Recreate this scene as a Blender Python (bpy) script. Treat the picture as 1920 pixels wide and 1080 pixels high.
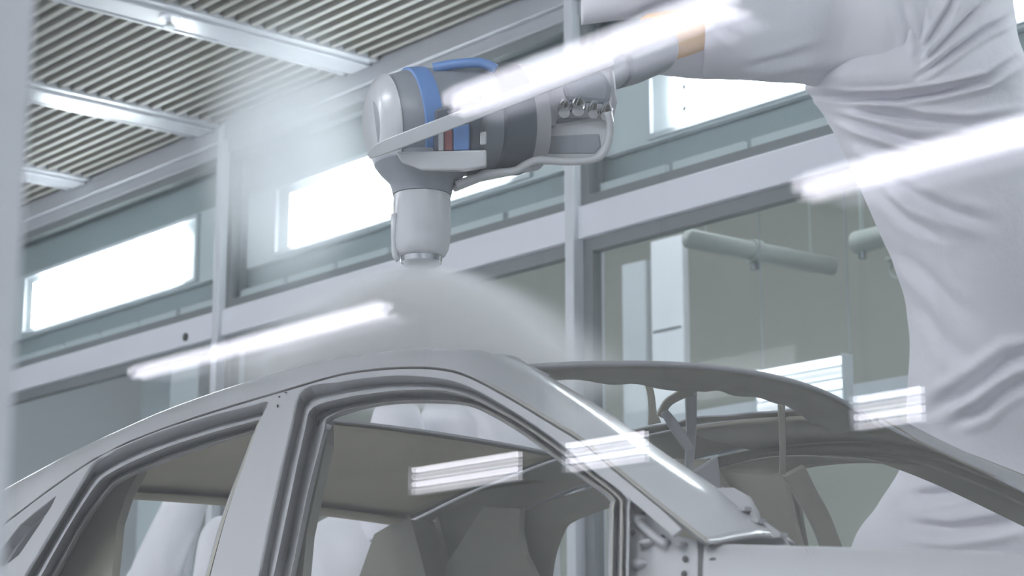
import bpy, bmesh, math, random
import numpy as np
from mathutils import Vector, Matrix, noise
random.seed(7)
for o in list(bpy.data.objects): bpy.data.objects.remove(o)
S = bpy.context.scene
COL = S.collection

# ------------------------------------------------------------------ camera
F = 3780.0; TH = math.radians(12.6); AZ = math.radians(40.7); CAM = np.array([0, 0, 1.25])
_fh = np.array([-math.cos(AZ), math.sin(AZ), 0]); RT = np.array([math.sin(AZ), math.cos(AZ), 0])
FW = _fh*math.cos(TH) + np.array([0, 0, math.sin(TH)]); UP = np.cross(RT, FW)
cd = bpy.data.cameras.new('camera'); cam = bpy.data.objects.new('camera', cd); COL.objects.link(cam)
cam.matrix_world = Matrix(((RT[0], UP[0], -FW[0], CAM[0]), (RT[1], UP[1], -FW[1], CAM[1]), (RT[2], UP[2], -FW[2], CAM[2]), (0, 0, 0, 1)))
cd.sensor_width = 36; cd.lens = F/1920*36; cd.clip_start = 0.05
cd.dof.use_dof = True; cd.dof.focus_distance = 4.3; cd.dof.aperture_fstop = 0.0709/0.011
S.camera = cam
# ------------------------------------------------------------------ world, exposure
w = bpy.data.worlds.new('world'); S.world = w; w.use_nodes = True
w.node_tree.nodes['Background'].inputs[0].default_value = (.75, .8, .85, 1)
w.node_tree.nodes['Background'].inputs[1].default_value = .25
S.view_settings.view_transform = 'Standard'; S.view_settings.look = 'None'; S.view_settings.gamma = 1
S.view_settings.use_curve_mapping = False
S.view_settings.exposure = 0.25
S.cycles.volume_bounces = 3; S.cycles.transparent_max_bounces = 24; S.cycles.diffuse_bounces = 6
LIGHT_BOX = 17.0        # radiance of the booth's wall light boxes
TUBE = 7.4             # radiance of the gallery tubes behind the camera
ROOM_FILL = 12.0             # added unseen fill panels in the room beyond

# ------------------------------------------------------------------ measuring helpers
def ray(px, py): return FW + RT*(px-960)/F - UP*(py-540)/F
def onY(px, py, y): r = ray(px, py); return CAM + r*((y-CAM[1])/r[1])
def onZ(px, py, z): r = ray(px, py); return CAM + r*((z-CAM[2])/r[2])
def dep(px, py, d): return CAM + ray(px, py)*d
def proj(P):
    v = np.asarray(P, float)-CAM; d = v @ FW
    return 960+F*(v @ RT)/d, 540-F*(v @ UP)/d

# ------------------------------------------------------------------ materials
MATS = {}
def mat(name, col, rough=.5, metal=0, coat=0, noise_amt=0, noise_scale=6, bump=0, bump_scale=40, spec=.5):
    m = bpy.data.materials.new(name); m.use_nodes = True; nt = m.node_tree
    b = nt.nodes['Principled BSDF']
    b.inputs['Base Color'].default_value = (*col, 1); b.inputs['Roughness'].default_value = rough
    b.inputs['Metallic'].default_value = metal; b.inputs['Coat Weight'].default_value = coat
    b.inputs['Coat Roughness'].default_value = .12; b.inputs['Specular IOR Level'].default_value = spec
    tc = nt.nodes.new('ShaderNodeTexCoord')
    if noise_amt:
        n = nt.nodes.new('ShaderNodeTexNoise'); n.inputs['Scale'].default_value = noise_scale; n.inputs['Detail'].default_value = 4
        nt.links.new(tc.outputs['Object'], n.inputs['Vector'])
        r = nt.nodes.new('ShaderNodeMapRange'); r.inputs[3].default_value = 1-noise_amt; r.inputs[4].default_value = 1+noise_amt
        nt.links.new(n.outputs['Fac'], r.inputs[0])
        mx = nt.nodes.new('ShaderNodeMix'); mx.data_type = 'RGBA'; mx.blend_type = 'MULTIPLY'; mx.inputs[0].default_value = 1
        mx.inputs[6].default_value = (*col, 1); nt.links.new(r.outputs[0], mx.inputs[7]); nt.links.new(mx.outputs[2], b.inputs['Base Color'])
    if bump:
        n2 = nt.nodes.new('ShaderNodeTexNoise'); n2.inputs['Scale'].default_value = bump_scale; n2.inputs['Detail'].default_value = 3
        nt.links.new(tc.outputs['Object'], n2.inputs['Vector'])
        bp = nt.nodes.new('ShaderNodeBump'); bp.inputs['Strength'].default_value = bump; bp.inputs['Distance'].default_value = .01
        nt.links.new(n2.outputs['Fac'], bp.inputs['Height']); nt.links.new(bp.outputs[0], b.inputs['Normal'])
    MATS[name] = m; return m
def emit(name, col, s):
    m = bpy.data.materials.new(name); m.use_nodes = True; b = m.node_tree.nodes['Principled BSDF']
    b.inputs['Base Color'].default_value = (.9, .9, .9, 1)
    b.inputs['Emission Color'].default_value = (*col, 1); b.inputs['Emission Strength'].default_value = s
    MATS[name] = m; return m
def glass(name, tint, fac):
    m = bpy.data.materials.new(name); m.use_nodes = True; nt = m.node_tree; nt.nodes.clear()
    t = nt.nodes.new('ShaderNodeBsdfTransparent'); t.inputs[0].default_value = (*tint, 1)
    g = nt.nodes.new('ShaderNodeBsdfGlossy'); g.inputs['Roughness'].default_value = 0.0; g.inputs[0].default_value = (1, 1, 1, 1)
    mx = nt.nodes.new('ShaderNodeMixShader'); mx.inputs[0].default_value = fac
    o = nt.nodes.new('ShaderNodeOutputMaterial')
    nt.links.new(t.outputs[0], mx.inputs[1]); nt.links.new(g.outputs[0], mx.inputs[2]); nt.links.new(mx.outputs[0], o.inputs[0])
    MATS[name] = m; return m
def volume(name, col, dens, radius, zfall=None):
    """paint mist: density falls off smoothly from the local origin / axis, broken by noise"""
    m = bpy.data.materials.new(name); m.use_nodes = True; nt = m.node_tree; nt.nodes.clear()
    o = nt.nodes.new('ShaderNodeOutputMaterial'); v = nt.nodes.new('ShaderNodeVolumePrincipled')
    v.inputs['Color'].default_value = (*col, 1); v.inputs['Anisotropy'].default_value = .45
    tc = nt.nodes.new('ShaderNodeTexCoord')
    ln = nt.nodes.new('ShaderNodeVectorMath'); ln.operation = 'LENGTH'
    mp = nt.nodes.new('ShaderNodeMapping'); mp.inputs['Scale'].default_value = radius
    nt.links.new(tc.outputs['Object'], mp.inputs[0]); nt.links.new(mp.outputs[0], ln.inputs[0])
    mr = nt.nodes.new('ShaderNodeMapRange'); mr.interpolation_type = 'SMOOTHSTEP'
    mr.inputs[1].default_value = 0; mr.inputs[2].default_value = 1; mr.inputs[3].default_value = dens; mr.inputs[4].default_value = 0
    nt.links.new(ln.outputs['Value'], mr.inputs[0])
    n = nt.nodes.new('ShaderNodeTexNoise'); n.inputs['Scale'].default_value = 1.0; n.inputs['Detail'].default_value = 0
    nt.links.new(tc.outputs['Object'], n.inputs['Vector'])
    m2 = nt.nodes.new('ShaderNodeMath'); m2.operation = 'MULTIPLY'
    a = nt.nodes.new('ShaderNodeMath'); a.operation = 'ADD'; a.inputs[1].default_value = .5
    nt.links.new(n.outputs['Fac'], a.inputs[0]); nt.links.new(mr.outputs[0], m2.inputs[0]); nt.links.new(a.outputs[0], m2.inputs[1])
    nt.links.new(m2.outputs[0], v.inputs['Density']); nt.links.new(v.outputs[0], o.inputs['Volume'])
    return m

def cone_volume(name, col, dens):
    m = bpy.data.materials.new(name); m.use_nodes = True; nt = m.node_tree; nt.nodes.clear()
    o = nt.nodes.new('ShaderNodeOutputMaterial'); v = nt.nodes.new('ShaderNodeVolumePrincipled')
    v.inputs['Color'].default_value = (*col, 1)
    tc = nt.nodes.new('ShaderNodeTexCoord'); sx = nt.nodes.new('ShaderNodeSeparateXYZ'); nt.links.new(tc.outputs['Object'], sx.inputs[0])
    def mth(op, a, b):
        k = nt.nodes.new('ShaderNodeMath'); k.operation = op
        for i, q in enumerate((a, b)):
            if isinstance(q, (int, float)): k.inputs[i].default_value = q
            else: nt.links.new(q, k.inputs[i])
        return k.outputs[0]
    r = mth('SQRT', mth('ADD', mth('MULTIPLY', sx.outputs[0], sx.outputs[0]), mth('MULTIPLY', sx.outputs[1], sx.outputs[1])), 0)
    rad = mth('ADD', mth('MULTIPLY', mth('SQRT', mth('MAXIMUM', mth('MULTIPLY', sx.outputs[2], -1), 0), 0), 1.05), .035)
    q = mth('DIVIDE', r, rad)
    mr = nt.nodes.new('ShaderNodeMapRange'); mr.interpolation_type = 'SMOOTHSTEP'
    mr.inputs[1].default_value = 0.1; mr.inputs[2].default_value = 1; mr.inputs[3].default_value = dens; mr.inputs[4].default_value = 0
    nt.links.new(q, mr.inputs[0])
    n = nt.nodes.new('ShaderNodeTexNoise'); n.inputs['Scale'].default_value = 9; nt.links.new(tc.outputs['Object'], n.inputs['Vector'])
    v.inputs['Anisotropy'].default_value = .35
    mr.inputs[3].default_value = 1
    nt.links.new(mth('MULTIPLY', mth('MULTIPLY', mth('POWER', mr.outputs[0], 1.6), dens), mth('ADD', n.outputs['Fac'], .5)), v.inputs['Density']); nt.links.new(v.outputs[0], o.inputs['Volume'])
    return m
PRIMER = mat('grey_primer', (.295, .30, .313), .62, 0, 0, .03, 3, spec=.22)
WET = mat('wet_grey_primer', (.31, .315, .33), .5, 0, .55, .03, 3, spec=.3)
LINING = mat('lightened_undercoat', (.47, .435, .33), .7, 0, 0, .12, 5, spec=.2)  # same undercoat made lighter, putting light into the roof underside's colour
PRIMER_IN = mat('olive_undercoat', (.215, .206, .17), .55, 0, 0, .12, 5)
WHITE = mat('white_enamel', (.58, .605, .65), .35, 0, .2, .03, 2)
TRIMG = mat('grey_white_trim', (.37, .385, .415), .4, 0, .1, .03, 2)
CBEAM = mat('ceiling_beam_enamel', (.40, .415, .445), .25, 0, .3, .03, 2)
WHITE_B = mat('white_beam_enamel', (.72, .735, .80), .3, 0, .2, .03, 2)
FRAME = mat('grey_frame', (.36, .40, .42), .45, 0, 0, .04, 3)
GASKET = mat('dark_gasket', (.17, .19, .20), .6)
BACKP = mat('teal_grey_panel', (.34, .39, .41), .5, 0, 0, .04, 2)
PALE = mat('pale_panel', (.60, .64, .67), .45, 0, 0, .03, 2)
FILTER = mat('olive_filter', (.125, .12, .10), .9, 0, 0, .25, 30, .4, 60)
SLAT = mat('pale_slat', (.225, .222, .198), .5, 0, 0, .08, 8)
FLOOR = mat('grey_floor', (.54, .54, .52), .6, 0, 0, .1, 2)
CLOTH = mat('grey_cloth', (.74, .735, .785), .85, 0, 0, .04, 3, .25, 25, .2)
CLOTH2 = mat('white_cloth', (.72, .72, .76), .85, 0, 0, .04, 3, .25, 25, .2)
ORANGE = mat('orange_paint', (.62, .33, .05), .45, 0, 0, .1, 8)
DARKP = mat('dark_plastic', (.10, .115, .14), .45, 0, 0, .1, 9)
MIDP = mat('mid_grey_plastic', (.26, .28, .31), .4, 0, 0, .08, 9)
SILVER = mat('brushed_silver', (.50, .50, .52), .32, .55, 0, .12, 14)
CHROME = mat('chrome', (.75, .76, .78), .12, 1)
CAPP = mat('pale_cap_plastic', (.52, .53, .55), .3, 0, .3, .05, 9)
BLUE = mat('blue_stripe', (.14, .27, .56), .4, 0, .2, .05, 9)
RED = mat('dull_red', (.30, .12, .12), .5)
CONC = mat('grey_green_wall', (.355, .365, .325), .85, 0, 0, .12, .8, .3, 6)
DUCT = mat('pale_duct', (.45, .49, .46), .45, 0, 0, .08, 4)
CREAM = mat('bright_white_panel', (.84, .86, .90), .4, 0, 0, .02, 2)
GALLERY = mat('gallery_wall', (.62, .63, .66), .8, 0, 0, .05, 2)
STEEL = mat('skid_steel', (.25, .25, .26), .5, .5, 0, .15, 6)
RUBBER = mat('black_hole', (.03, .03, .03), .8)
LBOX = emit('light_box_glow', (.93, .96, 1.0), LIGHT_BOX)
TUBEM = emit('tube_glow', (.92, .90, 1.0), TUBE)
TUBEL = emit('long_tube_glow', (.92, .90, 1.0), TUBE*1.2)
ROOMM = emit('room_fill_glow', (.90, .94, 1.0), ROOM_FILL)
ROOMT = emit('room_tube_glow', (.90, .93, 1.0), 1.3)
ROOM_REFLG = emit('room_reflector_glow', (.90, .93, 1.0), .5)
REFLG = emit('reflector_glow', (.92, .91, 1.0), TUBE*.5)
GAL_FILL = emit('gallery_fill_glow', (.97, .975, 1.0), 52.0)
GLASS_W = glass('wall_glass', (.94, .965, .96), .003)
GLASS_N = glass('observation_glass', (.98, .985, .99), .046)

# ------------------------------------------------------------------ mesh helpers
def tag(o, label=None, cat=None, group=None, kind=None):
    if label: o['label'] = label
    if cat: o['category'] = cat
    if group: o['group'] = group
    if kind: o['kind'] = kind
    return o
def empty(name, loc, label=None, cat=None, group=None, kind=None):
    o = bpy.data.objects.new(name, None); COL.objects.link(o); o.location = loc; o.empty_display_size = .1
    return tag(o, label, cat, group, kind)
def mk(name, verts, faces, m, parent=None, smooth=False, solid=0, bevel=0, subsurf=0, off=-1):
    me = bpy.data.meshes.new(name)
    base = np.array(wloc(parent)) if parent else np.zeros(3)
    me.from_pydata([tuple(np.asarray(v, float)-base) for v in verts], [], faces); me.update()
    me.materials.append(m)
    if smooth:
        for p in me.polygons: p.use_smooth = True
    o = bpy.data.objects.new(name, me); COL.objects.link(o)
    if parent: o.parent = parent
    if solid:
        s = o.modifiers.new('solid', 'SOLIDIFY'); s.thickness = solid; s.offset = off
    if bevel:
        b = o.modifiers.new('bevel', 'BEVEL'); b.width = bevel; b.segments = 2; b.limit_method = 'ANGLE'
    if subsurf:
        b = o.modifiers.new('sub', 'SUBSURF'); b.levels = subsurf; b.render_levels = subsurf
    return o
def wloc(o):
    l = np.array(o.location)
    while o.parent: o = o.parent; l = l+np.array(o.location)
    return l
class MB:
    def __init__(s): s.v = []; s.f = []
    def add(s, v, f):
        n = len(s.v); s.v += [tuple(x) for x in v]; s.f += [tuple(i+n for i in q) for q in f]; return s
    def box(s, x0, x1, y0, y1, z0, z1):
        return s.add([(x, y, z) for x in (x0, x1) for y in (y0, y1) for z in (z0, z1)],
                     [(0, 1, 3, 2), (4, 6, 7, 5), (0, 4, 5, 1), (2, 3, 7, 6), (0, 2, 6, 4), (1, 5, 7, 3)])
    def frame(s, x0, x1, z0, z1, t, y0, y1):      # rectangular ring in an XZ plane
        s.box(x0, x1, y0, y1, z0, z0+t); s.box(x0, x1, y0, y1, z1-t, z1)
        s.box(x0, x0+t, y0, y1, z0+t, z1-t); s.box(x1-t, x1, y0, y1, z0+t, z1-t); return s
    def tube(s, pts, r, n=12, cap=True):
        pts = [np.asarray(p, float) for p in pts]; k = len(pts); rs = r if hasattr(r, '__len__') else [r]*k
        base = len(s.v); prev = None
        for i in range(k):
            t = pts[min(i+1, k-1)]-pts[max(i-1, 0)]; t = t/np.linalg.norm(t)
            if prev is None:
                a = np.array([0, 0, 1.]) if abs(t[2]) < .9 else np.array([1., 0, 0])
                e1 = np.cross(t, a)
            else: e1 = prev-t*(prev @ t)
            e1 = e1/np.linalg.norm(e1); prev = e1; e2 = np.cross(t, e1)
            for j in range(n):
                q = 2*math.pi*j/n; s.v.append(tuple(pts[i]+rs[i]*(math.cos(q)*e1+math.sin(q)*e2)))
        for i in range(k-1):
            for j in range(n):
                a = base+i*n+j; b = base+i*n+(j+1) % n; s.f.append((a, b, b+n, a+n))
        if cap:
            s.f.append(tuple(base+j for j in range(n))[::-1]); s.f.append(tuple(base+(k-1)*n+j for j in range(n)))
        return s
    def build(s, name, m, parent=None, **k): return mk(name, s.v, s.f, m, parent, **k)
def catmull(P, n):
    P = np.asarray(P, float); k = len(P); out = []
    for i in range(n):
        u = i/(n-1)*(k-1); j = min(int(u), k-2); t = u-j
        p0, p1, p2, p3 = P[max(j-1, 0)], P[j], P[j+1], P[min(j+2, k-1)]
        out.append(.5*(2*p1+(p2-p0)*t+(2*p0-5*p1+4*p2-p3)*t*t+(3*p1-p0-3*p2+p3)*t**3))
    return np.array(out)
def grid_faces(r, c, wrap=False):
    f = []
    for i in range(r-1):
        for j in range(c if wrap else c-1):
            a = i*c+j; b = i*c+(j+1) % c; f.append((a, b, b+c, a+c))
    return f
def loft(rows):
    rows = [np.asarray(r) for r in rows]; c = len(rows[0])
    return [tuple(p) for r in rows for p in r], grid_faces(len(rows), c)
def fill(loops):
    """triangulated flat face from an outline and holes (3-D points); returns verts, faces"""
    bm = bmesh.new()
    for lp in loops:
        vs = [bm.verts.new(tuple(p)) for p in lp]
        for i in range(len(vs)): bm.edges.new((vs[i], vs[(i+1) % len(vs)]))
    bmesh.ops.triangle_fill(bm, use_beauty=True, use_dissolve=False, edges=bm.edges[:])
    bmesh.ops.recalc_face_normals(bm, faces=bm.faces[:])
    bm.verts.index_update()
    v = [tuple(x.co) for x in bm.verts]; f = [tuple(x.index for x in q.verts) for q in bm.faces]; bm.free()
    return v, f
def disc(c, r, axis, h, n=14):
    a = np.asarray(axis, float); a = a/np.linalg.norm(a)
    return MB().tube([np.asarray(c)-a*h/2, np.asarray(c)+a*h/2], r, n)

# ================================================================== THE SETTING
W = 5.5                      # inner face of the far wall
ZC = 4.39                    # underside of the ceiling
POST = [-14.07+2.70*k for k in range(7)]
YP = 0.45                    # observation glass (near wall)
fl = MB().box(-16, 3.4, -4.7, 10.2, -.1, 0).build('floor', FLOOR); tag(fl, 'pale grey painted floor under the car body', 'floor', kind='structure')

# --- ceiling with slats
ce = MB().box(-16, 3.4, YP-.1, 5.62, ZC+.09, ZC+.15).build('ceiling', FILTER)
tag(ce, 'slatted grey ceiling of the spray booth with pale cross beams', 'ceiling', kind='structure')
BX = [-7.44+1.37*k for k in range(-5, 7)]
for i, bx in enumerate(BX):
    m = MB(); m.box(bx-.125, bx+.125, YP, W, ZC-.005, ZC+.09); m.box(bx-.075, bx+.075, YP, W, ZC-.02, ZC-.004)
    m.box(bx-.14, bx-.118, YP, W, ZC-.012, ZC+.03); m.box(bx+.118, bx+.14, YP, W, ZC-.012, ZC+.03)
    m.build('cross_beam', CBEAM, ce, bevel=.004)
PITCH = .074
slat_me = None; rest = MB()
for i in range(len(BX)-1):
    x0, x1 = BX[i]+.14, BX[i+1]-.14
    for k in range(int((W-.08-YP)/PITCH)):
        y = W-.10-k*PITCH
        if -10.9 < (x0+x1)/2 < -4.5 and y > 2.6:
            if slat_me is None:
                h = (x1-x0)/2
                o = mk('slat', [(-h, -.012, 0), (-h, .012, 0), (-h, .020, .05), (-h, -.020, .05), (h, -.012, 0), (h, .012, 0), (h, .020, .05), (h, -.020, .05)],
                       [(0, 1, 2, 3), (7, 6, 5, 4), (0, 4, 5, 1), (1, 5, 6, 2), (3, 7, 4, 0)], SLAT, ce)
                slat_me = o.data
            else:
                o = bpy.data.objects.new('slat', slat_me); COL.objects.link(o); o.parent = ce
            o.location = ((x0+x1)/2, y, ZC)
        else: rest.box(x0, x1, y-.012, y+.012, ZC, ZC+.05)
rest.build('slat_field', SLAT, ce)['kind'] = 'stuff'
p = onZ(318, 33, ZC-.02)
sp = empty('sprinkler_head', p, 'small round sprinkler head on the ceiling cross beam', 'sprinkler')
disc(p-np.array([0, 0, .004]), .05, (0, 0, 1), .012, 20).build('escutcheon', WHITE_B, sp, smooth=False)
disc(p-np.array([0, 0, .022]), .016, (0, 0, 1), .03, 12).build('nozzle', CHROME, sp)
disc(p-np.array([0, 0, .042]), .028, (0, 0, 1), .006, 14).build('deflector', CHROME, sp)

# --- far wall
wb = MB().box(-16, 3.4, W, W+.14, 0, .95).build('wall_back', WHITE); tag(wb, 'white lower wall panel below the far glazing of the booth', 'wall', kind='structure')
m = MB(); m.box(-16, 3.4, W-.02, W+.14, 4.24, ZC+.09); m.box(-16, 3.4, W-.05, W-.02, 4.30, ZC+.02); m.build('top_rail', TRIMG, wb, bevel=.004)
m = MB(); m.box(-16, 3.4, W-.03, W+.12, 3.262, 3.40); bm_ = m.build('beam', WHITE_B, wb, bevel=.006)
hp = onY(348, 632, W-.032)
disc(hp, .022, (0, 1, 0), .01, 16).build('bolt_hole', RUBBER, bm_)
for x in POST: MB().box(x-.027, x+.027, W-.055, W+.12, 0, ZC).build('post', WHITE, wb, bevel=.004)

def glazed(i, x0, x1, z0, z1, yf, t, label, name):
    """window: dark gasket ring + glass pane"""
    g = MB().frame(x0, x1, z0, z1, t, yf, yf+.05).build(name, GASKET)
    tag(g, label, 'window', kind='structure')
    MB().box(x0+t, x1-t, yf+.02, yf+.026, z0+t, z1-t).build('pane', GLASS_W, g)
    return g
ORD = ['leftmost', 'second', 'third', 'fourth', 'fifth', 'sixth']
WHERE = {0: 'beyond the left edge', 1: 'at the far left by the frame', 2: 'behind the spray head', 3: 'behind the covered robot arm', 4: 'to the right of the robot', 5: 'at the right end of the wall'}
for i in range(6):
    x0, x1 = POST[i]+.027, POST[i+1]-.027
    g = glazed(i, x0, x1, 3.40, 4.24, W-.008, .045, 'upper booth window with a light panel, '+WHERE[i], 'window_%d' % (i+1))
    # recess behind the glass
    mk('recess', [(x0, W+.115, 3.40), (x1, W+.115, 3.40), (x1, W+.115, 4.24), (x0, W+.115, 4.24)], [(0, 1, 2, 3)], BACKP, g, solid=.01)
    for k in range(6):
        xa = x0+.063+k*.4235
        MB().box(xa, min(xa+.385, x1-.05), W+.04, W+.06, 3.458, 3.497).build('ledge_strip', PALE, g)
    lb = empty('light_box', (x0+1.32, W+.06, 3.62), 'bright fluorescent light box in the upper wall, '+WHERE[i], 'light box', 'light boxes along the far wall')
    xa, xb = POST[i]+.10, POST[i+1]-.10
    m = MB(); m.box(xa, xb, W+.065, W+.10, 3.615, 4.01); m.build('back_plate', PALE, lb)
    m = MB().frame(POST[i]+.36, POST[i+1]-.36, 3.625, 4.0, .022, W+.045, W+.066); m.build('lamp_frame', WHITE, lb)
    zz = [3.652, 3.741, 3.832, 3.925]
    for k in range(3):
        MB().box(POST[i]+.53, POST[i+1]-.50, W+.03, W+.065, zz[k], zz[k+1]-.004).build('diffuser', LBOX, lb)
        for xx in (POST[i]+.60,):
            disc((xx, W+.028, (zz[k]+zz[k+1])/2), .012, (0, 1, 0), .01, 10).build('tube_socket', PALE, lb)
    glazed(i, x0, x1, .95, 3.262, W+.0, .055, 'large lower booth window looking into the next room, '+WHERE[i], 'window_%d' % (i+11))

# --- room beyond the far wall
rb = MB().box(-26, 6, 10, 10.2, 0, 6.2).build('wall_beyond', CONC); tag(rb, 'grey green concrete wall of the room beyond the glass', 'wall', kind='structure')
cb = MB().box(-26, 6, W+.14, 10.2, 6.0, 6.2).build('ceiling_beyond', CONC); tag(cb, 'dim ceiling of the room beyond the glass', 'ceiling', kind='structure')
fb = MB().box(-26, 6, 10.2, 10.3, -.1, 0).build('floor_beyond', FLOOR); tag(fb, 'narrow floor strip behind the far concrete wall', 'floor', kind='structure')
def column(pxa, pxb, pyref, y, dy, ztop, m, label):
    a, b = onY(pxa, pyref, y), onY(pxb, pyref, y)
    e = empty('column', (a[0]/2+b[0]/2, y, 0), label, 'column')
    MB().box(a[0], b[0], y, y+dy, 0, ztop).build('shaft', m, e, bevel=.01)
    MB().box(a[0]-.02, b[0]+.02, y-.02, y+dy+.02, 0, .18).build('plinth', FRAME, e)
    return e
c1 = column(1221, 1281, 600, 8.6, .06, 4.27, CREAM, 'bright white panel column seen through the glass right of the post')
j = onY(1221, 622, 8.597); j2 = onY(1281, 622, 8.597)
MB().box(j[0]+.02, j2[0]-.02, 8.592, 8.60, j[2]-.008, j[2]).build('joint', GASKET, c1)
column(1166, 1211, 600, 8.7, .2, 4.2, PALE, 'paler grey column just left of the bright white panel column')
column(266, 320, 720, 6.3, .2, 3.6, PALE, 'pale column behind the glass at the far left below the beam')
column(1098, 1112, 600, 6.2, .05, 3.40, FRAME, 'slim grey upright close beside the wall post')
# white rail and fixtures in the next room
r0, r1 = onY(1300, 790, 7.2), onY(1990, 690, 7.2)
rz = onY(1705, 740, 7.2)[2]; rz1 = onY(1705, 703, 7.2)[2]
MB().box(r0[0]-.15, .5, 7.2, 7.35, rz, rz1).build('handrail_beam', WHITE)
tag(bpy.data.objects['handrail_beam'], 'long white horizontal beam seen through the lower glass', 'beam')
for x in (r0[0]+.1, -3.2, -.2): MB().box(x-.05, x+.05, 7.22, 7.33, 0, rz).build('stanchion', FRAME, bpy.data.objects['handrail_beam'])
def twin_fixture(x0, x1, y, z0, z1, facing, m, label, group=None, hang=None, dim=None):
    """trough light with two bright tubes and two self-glowing reflector strips, facing +y or -y"""
    e = empty('twin_tube_light', ((x0+x1)/2, y, z0), label, 'light', group)
    h = (z1-z0)/4; s = facing
    MB().box(x0, x1, y, y-s*.03, z0, z1).build('tray', FRAME, e, bevel=.004)
    for k in (0, 1):
        zc = z1-h*(.5+2*k)
        MB().tube([(x0+.01, y+s*.018, zc), (x1-.01, y+s*.018, zc)], max(.0055, h*.36), 12).build('tube', m, e, smooth=False)
        MB().tube([(x0+.01, y+s*.018, zc-h), (x1-.01, y+s*.018, zc-h)], max(.0055, h*.40), 12).build('glowing_reflector', dim, e, smooth=False)  # reflector strips made to glow, imitating tube light falling on them
    for x in (x0, x1):
        MB().box(x-.006, x+.006, y-s*.03, y+s*.03, z0, z1).build('end_cap', PALE, e)
        if hang: MB().tube([(x, y-s*.02, z1-.01), (x, y-s*.02, hang)], .004, 6).build('hanger_wire', FRAME, e)
    return e
a, b = onY(1425, 700, 6.6), onY(1588, 672, 6.6)
twin_fixture(a[0], b[0], 6.6, onY(1588, 752, 6.6)[2], onY(1588, 664, 6.6)[2], -1, ROOMT, 'twin tube light beyond the glass just above the windshield header', None, 6.0, ROOM_REFLG)
# suspended duct, pipe and ring
d0, d1 = onY(1292, 452, 6.0), onY(1292, 452, 6.0)
p0 = onY(1290, 447, 6.4); p1 = onZ(1560, 500, p0[2]-.02)
e = empty('duct', p0, 'pale round duct running away under the ceiling beyond the glass', 'duct')
MB().tube([p0, p1], .045, 16).build('pipe', DUCT, e, smooth=True)
for t in (.12, .85): MB().tube([p0*(1-t)+p1*t, np.array([*(p0*(1-t)+p1*t)[:2], 6.0])], .006, 6).build('hanger_rod', DUCT, e)
q = p0*.55+p1*.45
disc(q, .056, p1-p0, .05, 16).build('clamp', DUCT, e); MB().tube([q-np.array([0, 0, .09]), q-np.array([0, 0, .06])], .02, 8).build('drain_stub', CHROME, e)
pa = onY(1605, 455, 7.4); pb = onY(1760, 420, 7.4)
e = empty('suspended_pipe', pa, 'short pale pipe hung on a rod beside the cloth cover', 'pipe')
MB().tube([pa, (pb[0], pa[1], pa[2])], .055, 14).build('pipe', DUCT, e, smooth=True)
MB().tube([pa+np.array([.04, 0, 0]), np.array([pa[0]+.04, pa[1], 6.0])], .012, 8).build('hanger_rod', DUCT, e)
MB().tube([pa+np.array([.04, 0, -.09]), pa+np.array([.04, 0, -.05])], .02, 8).build('nut', CHROME, e)
pr = onY(1684, 503, 7.4)
e = empty('hanging_ring', pr, 'small pale ring hanging below the suspended pipe', 'ring')
MB().tube([pr+np.array([.045*math.cos(t), 0, .045*math.sin(t)]) for t in np.linspace(0, 2*math.pi, 25)], .007, 8, False).build('hoop', DUCT, e, smooth=True)
MB().box(pr[0]-.06, pr[0]+.06, pr[1]-.02, pr[1]+.02, pr[2]+.045, pr[2]+.062).build('clip', DUCT, e)
MB().tube([pr+np.array([0, 0, .055]), (pr[0], pr[1], pa[2]-.056)], .005, 6).build('hanger_wire', DUCT, e)
# unseen glowing panels added to brighten the next room
for k, x in enumerate((-12, -7.5, -3)):
    MB().box(x-1, x+1, 6.1, 7.1, 5.93, 6.0).build('room_fill_panel', ROOMM, cb)

# --- near wall with the observation glass, and the gallery in which the camera stands
wf = MB().box(-16, 3.4, YP-.06, YP+.06, 0, .35).build('wall_front', WHITE); tag(wf, 'white sill wall under the observation glass', 'wall', kind='structure')
MB().box(-16, 3.4, YP-.06, YP+.06, 3.26, ZC+.15).build('upper_panel', WHITE, wf)
MB().box(-16, 3.4, YP+.06, YP+.09, 3.26, 3.40).build('beam', WHITE_B, wf)
xl = onY(52, 540, YP)[0]
for x in (xl-.099, xl-2.4, xl-4.8, xl-7.2, xl+2.5, xl+3.9): MB().box(x-.03, x+.03, YP-.03, YP+.03, .35, 3.26).build('post', CREAM, wf)
og = MB().box(-15.9, 3.3, YP-.003, YP+.003, .35, 3.26).build('window_30', GLASS_N)
tag(og, 'large clear observation window between the viewer and the booth, with lamp reflections', 'window', kind='structure')
for i in range(6):
    x0, x1 = POST[i]+.53, POST[i+1]-.50
    lb = empty('light_box', ((x0+x1)/2, YP+.1, 3.65), 'light box above the observation glass, %s from the left' % ORD[i], 'light box', 'light boxes above the observation glass')
    MB().box(x0-.1, x1+.1, YP+.095, YP+.11, 3.62, 4.0).build('back_plate', PALE, lb)
    for k in range(3): MB().box(x0, x1, YP+.11, YP+.145, zz[k], zz[k+1]-.004).build('diffuser', LBOX, lb)
wg = MB().box(-16, 3.4, -4.7, -4.6, 0, ZC+.1).build('wall_gallery', GALLERY); tag(wg, 'plain white wall of the gallery behind the viewer', 'wall', kind='structure')
cg = MB().box(-16, 3.4, -4.7, YP-.06, ZC, ZC+.1).build('ceiling_gallery', GALLERY); tag(cg, 'plain white ceiling of the gallery behind the viewer', 'ceiling', kind='structure')
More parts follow.
